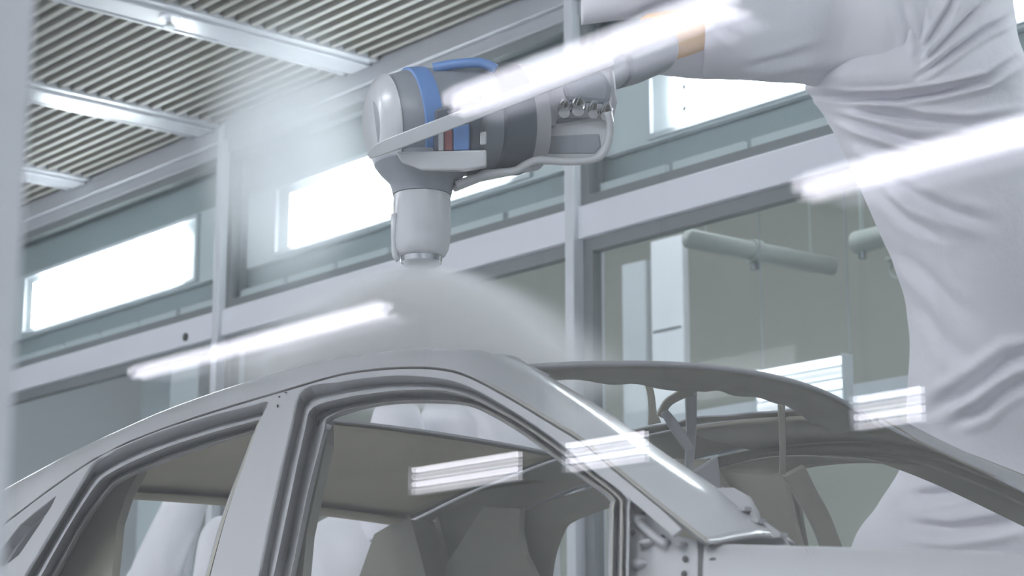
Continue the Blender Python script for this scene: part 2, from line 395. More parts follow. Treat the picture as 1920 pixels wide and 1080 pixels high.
for k, x in enumerate((-9, -5, -1)):  # unseen panels added to light the gallery and veil the glass
    e = empty('gallery_fill_panel', (x, -.9, ZC-.04), 'added unseen fill panel over the gallery behind the viewer, %s from the left' % ORD[k], 'light', 'added fill panels over the gallery')
    MB().frame(0, 1, 0, 1, .05, 0, .03).build('trim_frame', WHITE, e).rotation_euler = (0, 0, 0)
    o = e.children[0]; o.data.clear_geometry(); mm = MB()
    for q in ((-.6, .6, -.45, -.40), (-.6, .6, .40, .45), (-.6, -.55, -.40, .40), (.55, .6, -.40, .40)): mm.box(q[0], q[1], q[2], q[3], 0, .04)
    o.data.from_pydata(mm.v, [], mm.f); o.data.materials.clear(); o.data.materials.append(WHITE)
    MB().box(x-.55, x+.55, -.9-.40, -.9+.40, ZC-.03, ZC-.005).build('panel', GAL_FILL, e)
wl = MB().box(-16.1, -16, -4.7, 10.2, 0, 6.2).build('wall_left', WHITE); tag(wl, 'white end wall of the booth at the far left', 'wall', kind='structure')
wr = MB().box(3.4, 3.5, -4.7, 10.2, 0, 6.2).build('wall_right', WHITE); tag(wr, 'white end wall of the booth at the right', 'wall', kind='structure')

YV = 1.2; YR = 2*YP-YV        # lamps on the gallery wall, seen mirrored in the glass
def tube_lamp(a, b, thick, label):
    A, B = onY(*a, YV), onY(*b, YV); z = (A[2]+B[2])/2; r = thick*1.8/3780/2
    e = empty('tube_light', ((A[0]+B[0])/2, YR, z), label, 'light', 'tube lights reflected in the observation glass')
    MB().tube([(A[0], YR, z), (B[0], YR, z)], r, 16).build('tube', TUBEL, e, smooth=False)
    MB().box(A[0]-.01, B[0]+.01, YR-.05, YR-.035, z-r*1.2, z+r*1.2).build('tray', GALLERY, e)
    for x in (A[0], B[0]):
        MB().box(x-.008, x+.008, YR-.04, YR+r*.8, z-r*.9, z+r*.9).build('end_cap', CAPP, e)
        MB().tube([(x, YR-.045, z+r), (x, YR-.045, ZC)], .003, 6).build('hanger_wire', GALLERY, e)
tube_lamp((858, 187), (1395, 0), 57, 'long lamp reflection crossing above the spray head')
tube_lamp((1510, 352), (1960, 238), 44, 'long lamp reflection lying across the cloth cover at right')
tube_lamp((258, 698), (735, 578), 34, 'long lamp reflection hanging below the beam at left')
YV2 = 2.7; YR2 = 2*YP-YV2
fz = (onY(893, 916, YV2)[2], onY(893, 860, YV2)[2])
for (a, b, l) in [((786, 900), (1000, 870), 'twin tube reflection over the dark roof inside the front door opening'),
                  ((1074, 858), (1238, 832), 'twin tube reflection across the windshield pillar'),
                  ((1612, 765), (1757, 742), 'twin tube reflection below the lamp beside the cloth at right')]:
    A, B = onY(*a, YV2), onY(*b, YV2); twin_fixture(A[0], B[0], YR2, fz[0], fz[1], 1, TUBEM, l, 'twin tube lights reflected in the observation glass', ZC, REFLG)

# ================================================================== THE CAR BODY
PK = dep(850, 654, 3.6); YN = PK[1]; YFR = YN+1.31; YC = (YN+YFR)/2; TUM = .30; Z0 = PK[2]
def sp_(px, py, off=0.0):
    r = ray(px, py); s = (YN+off-(Z0-CAM[2])*TUM-CAM[1])/(r[1]-TUM*r[2]); return CAM+s*r
def mirror(v): return [(x, 2*YC-y, z) for (x, y, z) in v]
car = empty('car_body', (-3.0, YC, .55), 'bare grey primed car body shell without doors or glass', 'car body')
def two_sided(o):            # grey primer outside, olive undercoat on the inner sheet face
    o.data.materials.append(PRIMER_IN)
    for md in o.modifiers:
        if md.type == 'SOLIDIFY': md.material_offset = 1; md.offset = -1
def planeY(z): return YN-(Z0-z)*TUM
def mirror_k(v, k): return [(x, 2*YC-(planeY(z)+(y-planeY(z))*k), z) for (x, y, z) in v]
def both(name, v, f, m, smooth=True, solid=.004, far=True, bevel=0, off=-1, k=1, mfar=None):
    def ny(vv):
        t = 0
        for q in f:
            P = [np.asarray(vv[i]) for i in q]; t += np.cross(P[1]-P[0], P[2]-P[0])[1]
        return t
    if ny(v) > 0: f = [tuple(reversed(q)) for q in f]
    o = mk(name, v, f, m, car, smooth, solid, bevel, off=off); two_sided(o)
    if far: two_sided(mk(name, mirror_k(v, k), [tuple(reversed(q)) for q in f], mfar or m, car, smooth, solid, bevel, off=off))
    return o
NG = 90
Gpx = [(-40, 1018), (8, 980), (80, 925), (163, 867), (200, 848), (235, 829), (318, 797), (398, 770), (529, 731), (630, 702), (700, 691), (760, 687), (822, 689), (878, 703), (958, 745), (1037, 793), (1089, 825), (1153, 879), (1240, 950), (1325, 1017)]
Spx = [(-60, 952), (-8, 926), (45, 898), (120, 858), (160, 838), (200, 820), (300, 775), (400, 738), (500, 706), (600, 680), (700, 664), (770, 657), (850, 653), (918, 660), (985, 687), (1080, 742), (1148, 787), (1220, 840), (1320, 907), (1466, 1010)]
Soff = [.06]*12+[.06, .09, .150, .165, .165, .165, .17, .20]
Goff = 0
G3 = catmull([sp_(x, y) for x, y in Gpx], NG)
S3 = catmull([sp_(x, y, o) for (x, y), o in zip(Spx, Soff)], NG)
G3b = catmull([sp_(x+1, y+9, .022) for x, y in Gpx], NG)
out = np.array([0, -1, .25])
M1 = G3*.8+S3*.2+np.array([0, -.006, 0]); M2 = G3*.5+S3*.5+np.array([0, -.012, .003]); M3 = G3*.22+S3*.78+np.array([0, -.009, .005])
# S rolls over towards the roof / windscreen flange
ts = np.linspace(0, 1, NG)[:, None]
S4 = S3+np.array([0, .03, -.004]); S5 = S3+np.array([0, .045, -.03])
RW = np.array([G3, M1, M2, M3, S3, S4])
sub = catmull(RW, 26)
rail_rows = [G3b, G3+np.array([0, .004, -.001])]+[r for r in sub]+[S5]
v, f = loft(rail_rows); both('roof_rail', v, f, WET, far=False)
v, f = loft(rail_rows[:24]+[S3+np.array([0, .012, -.006])]); v = mirror(v)
t_ = sum(np.cross(np.subtract(v[q[1]], v[q[0]]), np.subtract(v[q[2]], v[q[0]]))[1] for q in f)
two_sided(mk('roof_rail', v, f if t_ > 0 else [tuple(reversed(q)) for q in f], PRIMER, car, True, .004))
# ---- side skin: band below the groove, pillars, quarter window
FR = [  # front door opening, five nested edges: (offset, outline from the foot of the centre pillar over the top to the hinge pillar)
 (0.000, [(484,1085),(516,929),(544,809),(567,732),(639,716),(700,707),(760,704),(830,710),(880,725),(940,757),(1000,795),(1060,838),(1115,884),(1172,929),(1177,960),(1175,1085)]),
 (0.040, [(500,1085),(531,929),(559,809),(579,751),(640,733),(700,722),(760,719),(830,722),(885,735),(945,766),(1002,802),(1062,845),(1114,888),(1168,931),(1172,960),(1170,1085)]),
 (0.008, [(512,1085),(545,929),(571,809),(586,765),(645,746),(700,737),(760,731),(830,732),(885,746),(945,775),(1000,808),(1060,851),(1110,890),(1160,931),(1167,960),(1165,1085)]),
 (0.075, [(530,1085),(560,929),(588,809),(601,776),(650,760),(700,751),(760,744),(830,744),(885,752),(940,778),(992,809),(1052,852),(1100,890),(1153,931),(1158,960),(1156,1085)]),
 (0.030, [(544,1085),(576,929),(607,809),(614,784),(655,767),(705,757),(760,751),(830,751),(885,758),(932,779),(982,810),(1042,853),(1092,891),(1149,931),(1150,960),(1148,1085)]),
 (0.150, [(556,1085),(588,929),(614,815),(622,790),(658,775),(705,763),(760,757),(830,757),(880,762),(925,782),(975,812),(1035,856),(1085,894),(1140,935),(1142,960),(1140,1085)])]
RR = [
 (0.000, [(44,1085),(105,984),(153,905),(181,864),(239,834),(318,803),(398,779),(470,761),(503,754),(487,789),(458,869),(422,976),(393,1085)]),
 (0.045, [(60,1085),(118,984),(166,908),(192,884),(250,852),(318,826),(398,800),(465,782),(494,775),(484,797),(457,872),(421,978),(392,1085)]),
 (0.008, [(74,1085),(131,984),(178,912),(203,889),(255,862),(320,836),(398,811),(460,794),(488,788),(481,806),(456,876),(420,979),(391,1085)]),
 (0.070, [(92,1085),(148,984),(197,915),(220,894),(262,874),(325,849),(398,825),(455,809),(482,802),(477,818),(454,880),(419,980),(390,1085)]),
 (0.028, [(98,1085),(154,984),(202,918),(226,898),(266,879),(326,854),(398,830),(455,813),(479,807),(474,821),(452,882),(418,981),(389,1085)]),
 (0.150, [(112,1085),(166,984),(212,920),(236,902),(272,884),(330,860),(398,836),(450,820),(470,815),(466,828),(446,884),(412,981),(383,1085)])]
def dense(pts, n, off):        # piecewise, corners kept
    return [sp_(x, y, off) for x, y in pts]
def ring3(pts, off, n=70): return catmull([sp_(x, y, off) for x, y in pts], n)
fr0 = ring3(FR[0][1], 0); rr0 = ring3(RR[0][1], 0)
QW = [(106, 929), (70, 957), (38, 984), (6, 1025), (-18, 1062), (8, 1062), (36, 1040), (74, 984), (96, 950)]
qw0 = [sp_(x, y, 0) for x, y in QW]
Gband = catmull([sp_(x-1, y+5, .001) for x, y in Gpx[:-1]], 80)
gb = [p for p in Gband]
strip_end = [sp_(1278, 992), sp_(1262, 1005)]
outline = [sp_(-70, 1160)] + gb + strip_end + [p for p in fr0[::-1] if True][int(0):]
# drop the hinge-pillar run of the opening: the skin ends along the bright strip
fr_skin = [p for p in fr0[::-1] if proj(p)[1] < 1085 and not (proj(p)[0] > 1171 and proj(p)[1] > 930)]
outline = [sp_(-70, 1160)] + gb + strip_end + fr_skin + [sp_(462, 1160), sp_(372, 1160)] + list(rr0[::-1]) + [sp_(2, 1160)]
v, f = fill([outline, qw0]); both('side_skin', v, f, PRIMER, smooth=False, solid=.004)
for nm, R in (('front_door_frame', FR), ('rear_door_frame', RR)):
    rows = [ring3(p, o) for o, p in R]
    fine = [rows[0]]
    for a, b in zip(rows[:-1], rows[1:]): fine += [a*.9+b*.1, a*.1+b*.9, b]
    v, f = loft(fine); both(nm, v, f, PRIMER, smooth=False, solid=.003, k=.3, mfar=PRIMER_IN)
qrows = []
for o, s in ((0, 1), (.03, .96), (.032, .84), (.06, .80)):
    c = np.mean([np.array(q) for q in QW], axis=0); qrows.append([sp_(*(c+(np.array(q)-c)*s+np.array([o*700, o*90])), o) for q in QW+[QW[0]]])
v, f = loft(qrows); both('quarter_window_frame', v, f, PRIMER, smooth=False, solid=.003)
# ---- hinge pillar with holes and hinge pads
hpv = [(1168, 930), (1182, 936), (1264, 1004), (1306, 1012), (1308, 1030), (1308, 1160), (1176, 1160), (1176, 960)]
v, f = fill([[sp_(x, y, .036) for x, y in hpv]])
hpo = both('hinge_pillar', v, f, PRIMER, smooth=False, solid=.02, off=0)
def pad(px, py, rx, ry, off, h, m, name, parent=hpo, n=14):
    c = sp_(px, py, off); k = 3.3/3780
    rows = []
    for rr, hh in ((1, 0), (.92, h*.6), (.6, h), (.02, h*1.05)):
        rows.append([c+np.array([math.cos(t)*rx*k*1.4*rr, -hh, math.sin(t)*ry*k*rr]) for t in np.linspace(0, 2*math.pi, n+1)])
    v, f = loft(rows); return mk(name, v, f, m, parent, True)
for (x, y) in [(1285, 1048), (1283, 1076), (1242, 1009), (1188, 998), (1205, 966)]: pad(x, y, 5, 6, .034, .002, RUBBER, 'hole')
for (x, y, a, b) in [(1198, 973, 14, 9), (1248, 1017, 9, 6), (1215, 1018, 12, 7), (1281, 1022, 8, 6), (1200, 1058, 13, 9)]: pad(x, y, a, b, .036, .012, PRIMER, 'boss')
rg = [sp_(x, y, .03) for x, y in [(1180, 950), (1195, 978), (1225, 1005), (1250, 1022)]]
MB().tube(catmull(rg, 16), .007, 8).build('pressed_rib', PRIMER, hpo, smooth=True)
# ---- fender and bonnet edge
fpx = [(1322, 1019), (1400, 1021), (1520, 1024), (1690, 1028), (1800, 1031), (1960, 1040), (2100, 1052)]
top = catmull([sp_(x, y, .05 if i == 0 else .05) for i, (x, y) in enumerate(fpx)], 40)
r1 = catmull([sp_(x-2, y+7, .035) for x, y in fpx], 40); r2 = catmull([sp_(x-4, y+40, .01) for x, y in fpx], 40)
r3 = catmull([sp_(x-6, y+90, -.01) for x, y in fpx], 40); r4 = r3+np.array([0, -.03, -.5])
tin = top+np.array([0, .06, -.004]); tin2 = tin+np.array([0, .02, -.04])
v, f = loft([tin2, tin, top, r1, r2, r3, r4]); both('fender', v, f, PRIMER, solid=.004)
sm = [sp_(x, y, .03) for x, y in [(1512, 1027), (1528, 1048), (1546, 1075)]]
MB().tube(catmull(sm, 8), .0035, 6).build('fender_seam', PRIMER, car, smooth=True)
pad(1337, 1053, 7, 7, .02, .003, RUBBER, 'fender_hole', car)
# A-pillar foot: gusset plates at the cowl
cw = [sp_(x, y, .19) for x, y in [(1340, 915), (1375, 914), (1400, 928), (1415, 955), (1420, 975), (1470, 1012), (1480, 1030), (1330, 1030)]]
v, f = fill([cw]); both('cowl_gusset', v, f, PRIMER, smooth=False, solid=.01)
for (x, y) in [(1395, 955), (1421, 977), (1462, 1004)]:
    c = sp_(x, y, .185); MB().box(c[0]-.012, c[0]+.012, c[1]-.012, c[1]+.004, c[2]-.004, c[2]+.003).build('weld_tab', PRIMER, car)
# ---- roof: rear panel, side strips beside the opening, front header
XS = -3.80; XR = -4.46
si = np.argsort(S4[:, 0]); zx = lambda x: np.interp(x, S4[si, 0], S4[si, 2]); yx = lambda x: np.interp(x, S4[si, 0], S4[si, 1])
def roof_patch(name, xs, vfun, m, solid=.012):
    rows = []
    for x in xs:
        ya, yb = yx(x), 2*YC-yx(x); r = []
        for u in vfun(x):
            y = ya+(yb-ya)*u; r.append((x, y, zx(x)+.02*4*u*(1-u)))
        rows.append(r)
    v, f = loft(rows)
    P = [np.asarray(v[i]) for i in f[len(f)//2]]
    if np.cross(P[1]-P[0], P[2]-P[0])[2] < 0: f = [tuple(reversed(q)) for q in f]
    o = mk(name, v, f, m, car, True, .004); two_sided(o); return o
roof_patch('roof_panel', np.linspace(XR, XS, 16), lambda x: np.linspace(0, 1, 24), PRIMER)
def roof_lining():
    rows = []
    for x in np.linspace(XR+.01, XS-.01, 12):
        ya, yb = yx(x)+.03, 2*YC-yx(x)-.03
        rows.append([(x, ya+(yb-ya)*u, zx(x)+.02*4*u*(1-u)-.008-.004*(u*(1-u)*4)) for u in np.linspace(0, 1, 24)])
    v, f = loft(rows); mk('roof_lining', v, f, LINING, car, True, .004)
roof_lining()
def strip_u(x, side):
    ya, yb = yx(x), 2*YC-yx(x); e = .155+.006*math.sin(x*40)+.005*math.sin(x*23+1)
    u1 = (YN+e-ya)/(yb-ya); u = np.linspace(0, max(u1, .01), 5)
    return u if side == 0 else 1-u
for sd in (0, 1): roof_patch('roof_side_strip', np.linspace(XS, -2.70, 60), lambda x: strip_u(x, sd), PRIMER, .010)
# flanges hanging at the edges of the opening
def flange(pts, drop, name, t=.004):
    a = np.array(pts); b = a+np.array(drop); v, f = loft([a, b]); return mk(name, v, f, PRIMER, car, False, t)
ys = np.linspace(YN+.16, YFR-.16, 24)
uu = [(y-yx(XS))/(2*YC-2*yx(XS)) for y in ys]
flange([(XS, y, zx(XS)+.02*4*u*(1-u)) for y, u in zip(ys, uu)], (0.003, 0, -.006), 'opening_flange')
def smooth01(t): t = min(max(t, 0), 1); return t*t*(3-2*t)
HC = onY(985, 688, YN+.165)
hv = np.linspace(-.01, 1.0, 60); hr = []
def hp_(v, dx, dz): return (HC[0]+.115*4*v*(1-v)+dx, YN+.165+.98*v, HC[2]+.032*4*v*(1-v)+dz)
wob = lambda v: .004*math.sin(v*19)+.003*math.sin(v*41+1)-.014*smooth01((v-.27)/.08)*smooth01((.52-v)/.06)
for dx, dz, wv in ((-.16, .010, 0), (-.05, .008, 0), (-.006, .004, 0), (0, 0, 0), (-.002, -.006, 0)):
    hr.append([hp_(q, dx+0*wv, dz+wv*wob(q)) for q in hv])
v, f = loft(hr); mk('windshield_header', v, f, PRIMER, car, True, .002)
hr = []
for dx, dz, wv in ((-.004, -.004, 0), (-.02, -.008, 0), (-.06, -.015, .5), (-.10, -.019, 1), (-.11, -.006, 1)):
    hr.append([hp_(q, dx+0*wv, dz+wv*wob(q)) for q in hv])
v, f = loft(hr); mk('header_underside', v, f, PRIMER_IN, car, True, .002)
# hatch header at the rear of the roof
rows = []
for dx, dz in ((.02, .0), (-.03, -.006), (-.04, -.022), (-.02, -.030), (.05, -.022)):
    rows.append([(XR+dx, y, zx(XR)+.02*4*((y-YN)/1.31)*(1-(y-YN)/1.31)+dz) for y in np.linspace(YN+.08, YFR-.08, 24)])
v, f = loft(rows); mk('hatch_header', v, f, LINING, car, True, .004)
# rear pillars (behind the quarter windows) closing down to the tail
rp = [(XR+.06, zx(XR)-.01), (XR-.10, zx(XR)-.05), (XR-.42, 1.46), (XR-.42, 1.30), (XR-.02, 1.30), (XR+.10, 1.55)]
for sgn in (0, 1):
    yy = YN+.05 if sgn == 0 else YFR-.05; d = .10 if sgn == 0 else -.10
    va = [(x, yy-(Z0-z)*TUM*(1 if sgn == 0 else -1)*.8, z) for x, z in rp]; vb = [(x, y+d, z) for x, y, z in va]; n = len(va)
    mk('rear_pillar', va+vb, [tuple(range(n)), tuple(range(2*n-1, n-1, -1))]+[(i, (i+1) % n, n+(i+1) % n, n+i) for i in range(n)], PRIMER_IN, car, False, 0, .01)
# inner roof rail boxes (dark inner panels seen through the openings)
inn = catmull([sp_(x, y+16, .13) for x, y in Gpx[3:18]], 60); inn2 = catmull([sp_(x, y+2, .15) for x, y in Gpx[3:18]], 60); inn3 = S5[int(NG*.15):int(NG*.89)]
inn3 = catmull(inn3[::6], 60)
v, f = loft([inn, inn2, inn3+np.array([0, .012, 0])]); both('inner_rail', v, f, PRIMER_IN, smooth=True, solid=.004, far=False)
# inner pillar panels
def inner_panel(name, pts, off, holes=()):
    v, f = fill([[sp_(x, y, off) for x, y in pts]]); o = both(name, v, f, PRIMER_IN, smooth=False, solid=.02, off=0, k=.6)
    return o
fi = catmull([sp_(x, y, 0)+np.array([0, .035, 0]) for x, y in FR[0][1][3:14]], 60)
fo = S3[int(NG*.44):int(NG*.86)]; fo = catmull(fo[::6], 60)+np.array([0, .014, -.006])
v, f = loft([mirror(map(tuple, fi)), mirror(map(tuple, fi*.6+fo*.4+np.array([0, .035, 0]))), mirror(map(tuple, fo))]); mk('inner_rail', v, f, PRIMER_IN, car, True, .004)
inner_panel('centre_pillar_inner', [(548, 770), (610, 770), (612, 830), (575, 1000), (560, 1160), (400, 1160), (452, 980), (490, 850)], .125)
inner_panel('quarter_inner', [(205, 880), (262, 880), (236, 930), (220, 980), (214, 1040), (200, 1160), (-20, 1160), (90, 1000)], .125)
# windscreen-side brackets hanging from the header
def tubepart(name, pts, r, m=PRIMER_IN, parent=car, n=10): return MB().tube(catmull([dep(*q) for q in pts], 24), r, n).build(name, m, parent, smooth=True)
def flat_bar(name, pts, wid, th, m, parent, d):
    P = catmull([dep(x, y, d) for x, y in pts], 24); rows = [[], [], [], []]
    for i in range(24):
        t = P[min(i+1, 23)]-P[max(i-1, 0)]; t /= np.linalg.norm(t); n = np.cross(t, FW); n /= np.linalg.norm(n); ww = np.interp(i/23, np.linspace(0, 1, len(wid)), wid)*d/F
        for k, (a, b) in enumerate(((-.5, 0), (.5, 0), (.5, 1), (-.5, 1))): rows[k].append(P[i]+n*ww*a+FW*th*b)
    v = [tuple(p) for r in rows for p in r]; f = []
    for k in range(4):
        for i in range(23): a = k*24+i; b = ((k+1) % 4)*24+i; f.append((a, a+1, b+1, b))
    f += [(0, 24, 48, 72), (23, 95, 71, 47)]
    return mk(name, v, f, m, parent, False, 0, .002)
hb = car
flat_bar('header_bracket', [(1296, 722), (1297, 780), (1296, 830), (1292, 885)], [22, 19, 17, 14], .03, PRIMER, hb, 4.05)
flat_bar('header_bracket', [(1300, 732), (1275, 742), (1252, 757), (1238, 782)], [22, 16, 15, 14], .03, PRIMER_IN, hb, 4.02)
flat_bar('header_bracket', [(1246, 772), (1262, 795), (1280, 822), (1296, 846)], [14, 20, 20, 16], .03, PRIMER, hb, 4.0)
flat_bar('header_bracket', [(1212, 708), (1221, 740), (1224, 770), (1228, 795)], [12, 13, 14, 26], .02, PRIMER_IN, hb, 4.15)
flat_bar('post_reflection_strip', [(1465, 722), (1466, 780), (1468, 830), (1467, 890)], [15, 13, 12, 11], .01, PRIMER_IN, hb, 4.35)  # solid strip imitating the reflection of a post
# far-side inner braces
flat_bar('cross_brace', [(1490, 884), (1512, 925), (1540, 975), (1566, 1040)], [44, 40, 38, 36], .05, PRIMER_IN, car, 4.6)
v = [dep(x, y, 4.85) for x, y in [(1345, 875), (1490, 868), (1520, 1040), (1360, 1040)]]; v2 = [p+FW*.06 for p in v]
mk('far_pillar_panel', [tuple(p) for p in v+v2], [(0, 1, 2, 3), (7, 6, 5, 4), (0, 4, 5, 1), (1, 5, 6, 2), (2, 6, 7, 3), (3, 7, 4, 0)], PRIMER_IN, car, False, 0, .008)
for (x, y) in [(1429, 913), (1400, 895), (1372, 905)]: disc(dep(x, y, 4.845), .007, FW, .004, 10).build('hole', RUBBER, car)
v = [dep(x, y, 4.2) for x, y in [(1300, 885), (1346, 855), (1354, 930), (1310, 930)]]; v2 = [p+FW*.03 for p in v]
mk('cowl_plate', [tuple(p) for p in v+v2], [(0, 1, 2, 3), (7, 6, 5, 4), (0, 4, 5, 1), (1, 5, 6, 2), (2, 6, 7, 3), (3, 7, 4, 0)], PRIMER, car, False, 0, .004)
# door-striker pins on the centre pillar
for (x, y) in [(609, 773), (609, 796), (133, 903)]: disc(sp_(x, y, .07), .010, (0, -1, .2), .02, 12).build('striker_pin', CHROME, car)
for (x, y, a, b) in [(524, 744, 3, 2), (521, 761, 2, 4), (536, 736, 4, 2)]: pad(x, y, a, b, -.002, .002, RUBBER, 'hole', car, 8)
# lower body, sills, floor pan (below the picture)
def lower(x0, x1, z0, z1, name):
    for sgn in (-1, 1):
        yo = YC+sgn*(.655+.15); a, b = sorted((yo, yo-sgn*.14)); MB().box(x0, x1, a, b, z0, z1).build(name, PRIMER, car, bevel=.02)
lower(-4.3, -1.4, .78, .95, 'sill'); lower(-3.42, -3.16, .95, 1.44, 'centre_pillar_foot'); lower(-5.0, -4.12, .78, 1.44, 'quarter_panel'); lower(-2.22, -1.95, .95, 1.44, 'hinge_pillar_foot')
MB().box(-5.0, -1.4, YC-.7, YC+.7, .76, .80).build('floor_pan', PRIMER, car)
MB().box(-2.12, -2.06, YC-.68, YC+.68, .80, 1.36).build('bulkhead', PRIMER_IN, car)
# transport skid
sk = empty('transport_skid', (-3.0, YC, 0), 'grey steel transport skid carrying the car body', 'skid')
for yy in (YC-.45, YC+.45): MB().box(-5.2, -.8, yy-.06, yy+.06, .45, .57).build('runner', STEEL, sk, bevel=.008)
for xx in (-4.6, -3.1, -1.6):
    MB().box(xx-.05, xx+.05, YC-.5, YC+.5, .57, .66).build('cross_member', STEEL, sk, bevel=.006)
    for yy in (YC-.4, YC+.4):
        MB().box(xx-.04, xx+.04, yy-.04, yy+.04, .66, .758).build('support_pad', STEEL, sk, bevel=.006); MB().box(xx-.07, xx+.07, yy-.09, yy+.03, 0, .45).build('conveyor_foot', STEEL, sk, bevel=.006)

# ================================================================== ROBOTS
def smoothstep(a, b, x): t = min(max((x-a)/(b-a), 0), 1); return t*t*(3-2*t)
def crease_disp(px, py, creases):
    d = np.zeros(len(px))
    for pts, wd, amp in creases:
        best = np.full(len(px), 1e9); bt = np.zeros(len(px)); L = len(pts)-1
        for i in range(L):
            ax, ay = pts[i]; vx, vy = pts[i+1][0]-ax, pts[i+1][1]-ay
            t = np.clip(((px-ax)*vx+(py-ay)*vy)/(vx*vx+vy*vy), 0, 1)
            q = np.hypot(px-ax-t*vx, py-ay-t*vy); m = q < best
            best[m] = q[m]; bt[m] = ((i+t)/L)[m]
        fade = np.minimum(1, bt*4+.15)*np.minimum(1, (1-bt)*4+.15)
        d += amp*fade*(-np.exp(-(best/wd)**2)+.55*np.exp(-((best-1.9*wd)/(1.1*wd))**2))
    return d
def sleeve(name, secs, m, parent, axis='v', rings=90, seg=96, creases=(), ratio=.8, nz=.012, nscale=3.0, caps=True):
    """cloth tube; secs = (px, py, half width in px, depth). Folds are pressed into the mesh."""
    Sx = catmull(secs, rings); P = []; N = []
    q = np.linspace(0, 2*math.pi, seg, endpoint=False); e1 = RT if axis == 'v' else UP; e2 = FW if axis == 'v' else -FW
    for px, py, hw, d in Sx:
        c = dep(px, py, d); r = hw*d/F
        P.append(c+np.outer(r*np.cos(q), e1)+np.outer(r*ratio*np.sin(q), e2)); N.append(np.outer(np.cos(q), e1)+np.outer(np.sin(q), e2))
    P = np.concatenate(P); N = np.concatenate(N)
    dd = np.array([nz*(noise.noise(Vector(p)*nscale)+.5*noise.noise(Vector(p)*nscale*2.3)) for p in P])
    if creases:
        vv_ = P-CAM; dz = vv_ @ FW; px = 960+F*(vv_ @ RT)/dz; py = 540-F*(vv_ @ UP)/dz
        dd += np.where(N @ FW < .25, crease_disp(px, py, creases), 0)
    P = P+N*dd[:, None]
    f = grid_faces(rings, seg, True)
    if caps: f += [tuple(range(seg))[::-1], tuple((rings-1)*seg+j for j in range(seg))]
    return mk(name, P, f, m, parent, True)
rb1 = empty('painting_robot', (dep(1880, 2229, 5.7)[0], dep(1880, 2229, 5.7)[1], 0), 'large painting robot in a grey cloth cover spraying over the car roof', 'robot')
CR_UP = [([(1520, 178), (1600, 186), (1680, 184), (1760, 172), (1850, 150), (1905, 112)], 7, 0.030),
         ([(1545, 195), (1640, 210), (1730, 226), (1820, 232), (1905, 218)], 8, 0.024),
         ([(1550, 212), (1630, 238), (1700, 262), (1760, 270)], 8, 0.018),
         ([(1590, 262), (1660, 285), (1720, 300)], 10, 0.015),
         ([(1660, 330), (1720, 370), (1790, 400), (1860, 420)], 12, 0.018),
         ([(1640, 350), (1700, 410), (1770, 450)], 10, 0.012),
         ([(1690, 470), (1760, 540), (1820, 600)], 14, 0.012),
         ([(1720, 560), (1770, 640), (1830, 690)], 14, 0.009),
         ([(1745, 770), (1800, 740), (1850, 705), (1890, 675), (1960, 655)], 13, 0.033),
         ([(1790, 790), (1840, 770), (1880, 735), (1940, 705)], 11, 0.024),
         ([(1700, 935), (1780, 925), (1860, 905)], 10, 0.027),
         ([(1690, 985), (1780, 995), (1860, 985), (1930, 970)], 12, 0.027),
         ([(1718, 110), (1745, 70), (1775, 25), (1800, -20)], 6, 0.027),
         ([(1722, 125), (1790, 60), (1850, 0)], 6, 0.024),
         ([(1720, 145), (1790, 95), (1850, 55), (1900, 32)], 6, 0.030),
         ([(1722, 0), (1724, 60), (1722, 110)], 7, 0.018)]
sleeve('arm_cover', [(1760, -420, 130, 5.38), (1752, -220, 150, 5.38), (1745, -60, 155, 5.38), (1735, 60, 172, 5.38), (1722, 130, 200, 5.36), (1716, 165, 205, 5.36), (1735, 200, 198, 5.38), (1772, 290, 186, 5.38), (1812, 400, 176, 5.38), (1850, 500, 170, 5.40),
        (1872, 600, 167, 5.42), (1880, 740, 172, 5.44), (1880, 860, 185, 5.48), (1876, 950, 232, 5.48), (1876, 1030, 280, 5.50), (1880, 1200, 300, 5.53), (1880, 1600, 300, 5.53), (1880, 2270, 300, 5.53)],
       CLOTH, rb1, 'v', 330, 240, CR_UP, .85, .010)
CR_F = [([(1340, 30), (1360, 55), (1385, 80)], 10, .012), ([(1400, 130), (1480, 110), (1540, 88)], 9, .010), ([(1690, 0), (1705, 60), (1712, 115)], 8, .012), ([(1470, 150), (1560, 140), (1640, 110)], 12, .012)]
sleeve('forearm_cover', [(1316, 58, 82, 5.0), (1330, 56, 92, 5.02), (1400, 52, 102, 5.08), (1480, 45, 112, 5.2), (1560, 42, 122, 5.32), (1640, 40, 132, 5.30), (1716, 40, 140, 5.36), (1760, 40, 120, 5.40)], CLOTH, rb1, 'h', 120, 140, CR_F, .9, .010, caps=True)
sleeve('cuff_flap', [(1212, 96, 40, 4.93), (1240, 94, 46, 4.95), (1290, 85, 62, 5.0), (1340, 78, 72, 5.05)], CLOTH, rb1, 'h', 24, 48, [], .9, .006)
sleeve('hose_cover', [(1090, 20, 26, 5.25), (1130, 2, 40, 5.25), (1200, -25, 60, 5.25), (1300, -45, 70, 5.3), (1400, -50, 80, 5.3), (1520, -40, 88, 5.34), (1660, -20, 90, 5.38)], CLOTH, rb1, 'h', 30, 48, [([(1180, 40), (1220, 15), (1270, -5)], 7, .015)], .9, .01)
